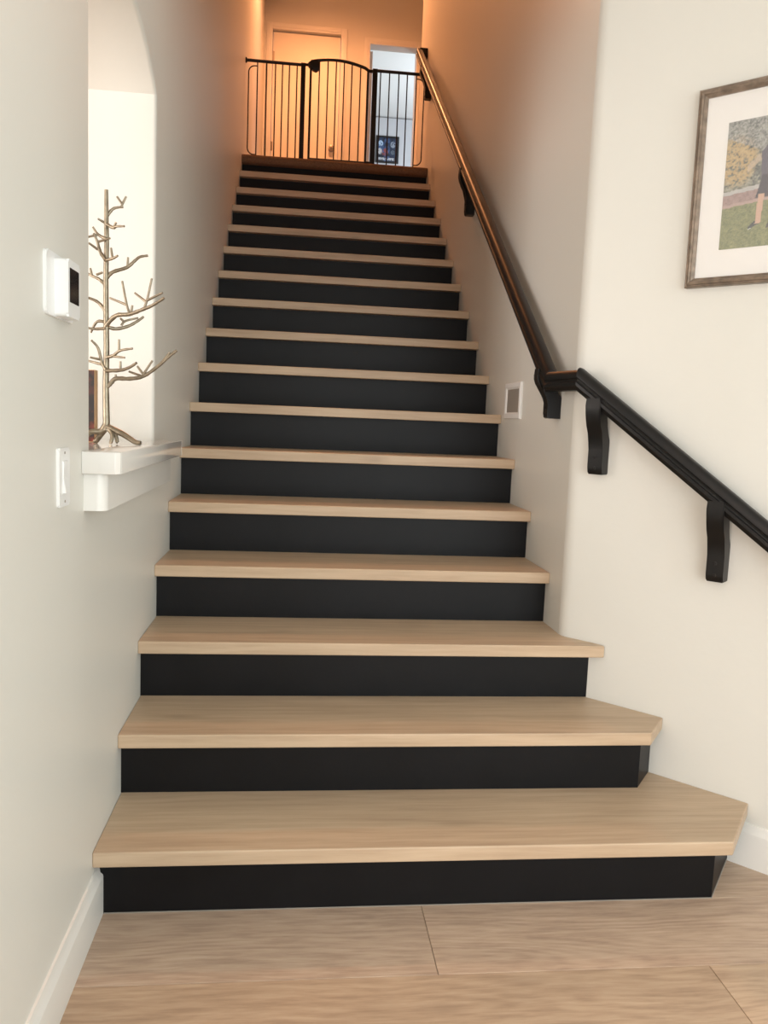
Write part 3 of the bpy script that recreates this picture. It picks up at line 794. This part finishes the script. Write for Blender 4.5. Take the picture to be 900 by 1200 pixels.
# ================================================================== WALL DEVICES
X1 = Vector((1, 0, 0)); Y1v = Vector((0, 1, 0))
th = tag(empty('thermostat', (0, -0.25, 1.458)), 'white square thermostat with a dark display on the left wall', 'thermostat')
def plate(name, hw, hh, rad, d0, d1, m, parent, cy=0.0, cz=0.0, bevel=0.0):
    bm = bmesh.new()
    extrude_profile(bm, [(a+cy, b+cz) for a, b in rrect(hw, hh, rad)], Vector((0, 0, 0)), Y1v, UZ, X1, d0, d1)
    if bevel:
        bmesh.ops.bevel(bm, geom=[e for e in bm.edges if all(abs(v.co.x-d1) < 1e-6 for v in e.verts)], offset=bevel, segments=3, affect='EDGES')
    return obj(name, bm, m, parent, smooth=40)
plate('wall_plate', 0.088, 0.0575, 0.012, 0, 0.006, PLASTIC, th, bevel=0.002)
bd = plate('body', 0.0400, 0.0525, 0.006, 0.006, 0.0305, PLASTIC, th, cz=-0.003, bevel=0.004)
plate('display', 0.0305, 0.0315, 0.002, 0.0300, 0.0312, SCREEN, bd, cz=0.003)
sw = tag(empty('light_switch', (0, -0.230, 1.0975)), 'white light switch beside the white ledge', 'light switch')
plate('cover_plate', 0.035, 0.0575, 0.005, 0, 0.006, PLASTIC, sw, bevel=0.003)
bm = bmesh.new(); box(bm, 0.004, 0.0072, -0.0165, 0.0165, -0.033, 0.033); bev(bm, 0.001, 1); obj('rocker_frame', bm, PLASTIC, sw)
bm = bmesh.new(); extrude_profile(bm, [(0.006, -0.031), (0.0125, -0.031), (0.0080, 0.0), (0.0095, 0.031), (0.006, 0.031)], Vector((0, 0, 0)), X1, UZ, Y1v, -0.0145, 0.0145); obj('rocker', bm, PLASTIC, sw)
for dz in (-0.048, 0.048):
    bm = bmesh.new(); lathe(bm, [(0, 0), (0.003, 0), (0.0026, 0.001), (0, 0.0012)], (0.006, 0, dz), (1, 0, 0), 8); obj('screw', bm, GREY, sw)
sl = tag(empty('step_light', (W, 1.4125, 1.3385)), 'white framed wall plate with a grey centre panel on the right stair wall', 'wall plate')
hw_, hh_ = 0.1225, 0.0745
frame_bars(sl, 2*hw_, 2*hh_, [(0, 0), (0, 0.007), (0.003, 0.010), (0.020, 0.010), (0.027, 0.004), (0.027, 0)], Vector((0, -1, 0)), UZ, Vector((-1, 0, 0)), Vector((0, hw_, -hh_)), PLASTIC, 'frame_bar')
bm = bmesh.new(); box(bm, -0.004, 0.0, -hw_+0.024, hw_-0.024, -hh_+0.024, hh_-0.024); obj('centre_panel', bm, GREY, sl)

# ================================================================== UPSTAIRS
po = tag(empty('poster', (1.62, 10.25, 4.97)), 'small black framed colourful poster in the room beyond the doorway', 'poster')
pw, ph = 0.335, 0.375; bo = Vector((-pw/2, 0, 0))
frame_bars(po, pw, ph, [(0, 0), (0, 0.02), (0.022, 0.02), (0.024, 0.012), (0.024, 0)], X1, UZ, Vector((0, -1, 0)), bo, METALB, 'frame_bar')
boxo('backing', -pw/2+0.02, pw/2-0.02, -0.008, 0, 0.02, ph-0.02, METALB, po)
def poster(u, v):
    x, y = u/0.291, v/0.331; t = fbm(x*7, y*7); t2 = fbm(x*15+4, y*15)
    c = lerp(G(16, 22, 38), G(70, 100, 150), max(0, t-0.35)*1.6*(1 if x < 0.62 else 0.3))
    for cx_, cy_, rr, col in ((0.15, 0.42, 0.13, G(200, 196, 196)), (0.38, 0.40, 0.16, G(150, 70, 66)), (0.16, 0.75, 0.12, G(180, 205, 232)), (0.78, 0.72, 0.13, G(150, 158, 172)), (0.78, 0.40, 0.10, G(96, 104, 116))):
        dd = math.hypot(x-cx_, y-cy_)
        if dd < rr and t2 > 0.38: c = lerp(c, col, 0.8)
    if 0.06 < y < 0.16 and 0.08 < x < 0.92 and t2 > 0.42: c = lerp(c, G(205, 205, 210), 0.7)
    return c
printed('poster_print', Vector((-pw/2+0.022, -0.009, 0.022)), X1, UZ, 0.291, 0.331, 60, 66, poster, PRINT, po)

LX, LY = 0.60, 5.35
cl = tag(empty('ceiling_lamp', (LX, LY, ZC)), 'warm recessed downlight in the upstairs ceiling by the closed door', 'lamp')
bm = bmesh.new(); lathe(bm, [(0.072, 0), (0.095, 0), (0.095, -0.006), (0.072, -0.010), (0.072, 0)], (0, 0, 0), (0, 0, 1), 28); obj('trim_ring', bm, PLASTIC, cl, smooth=40)
bm = bmesh.new(); lathe(bm, [(0, 0), (0.070, 0), (0.070, -0.004), (0, -0.006)], (0, 0, 0), (0, 0, 1), 28); obj('lens', bm, LAMP, cl, smooth=60)
ld = bpy.data.lights.new('lamp_glow', 'SPOT'); ld.energy = 310; ld.color = (1.0, 0.38, 0.145); ld.shadow_soft_size = 0.07
ld.spot_size = math.radians(172); ld.spot_blend = 0.6
lo = bpy.data.objects.new('lamp_glow', ld); COL.objects.link(lo); lo.location = (LX, LY, ZC-0.02)
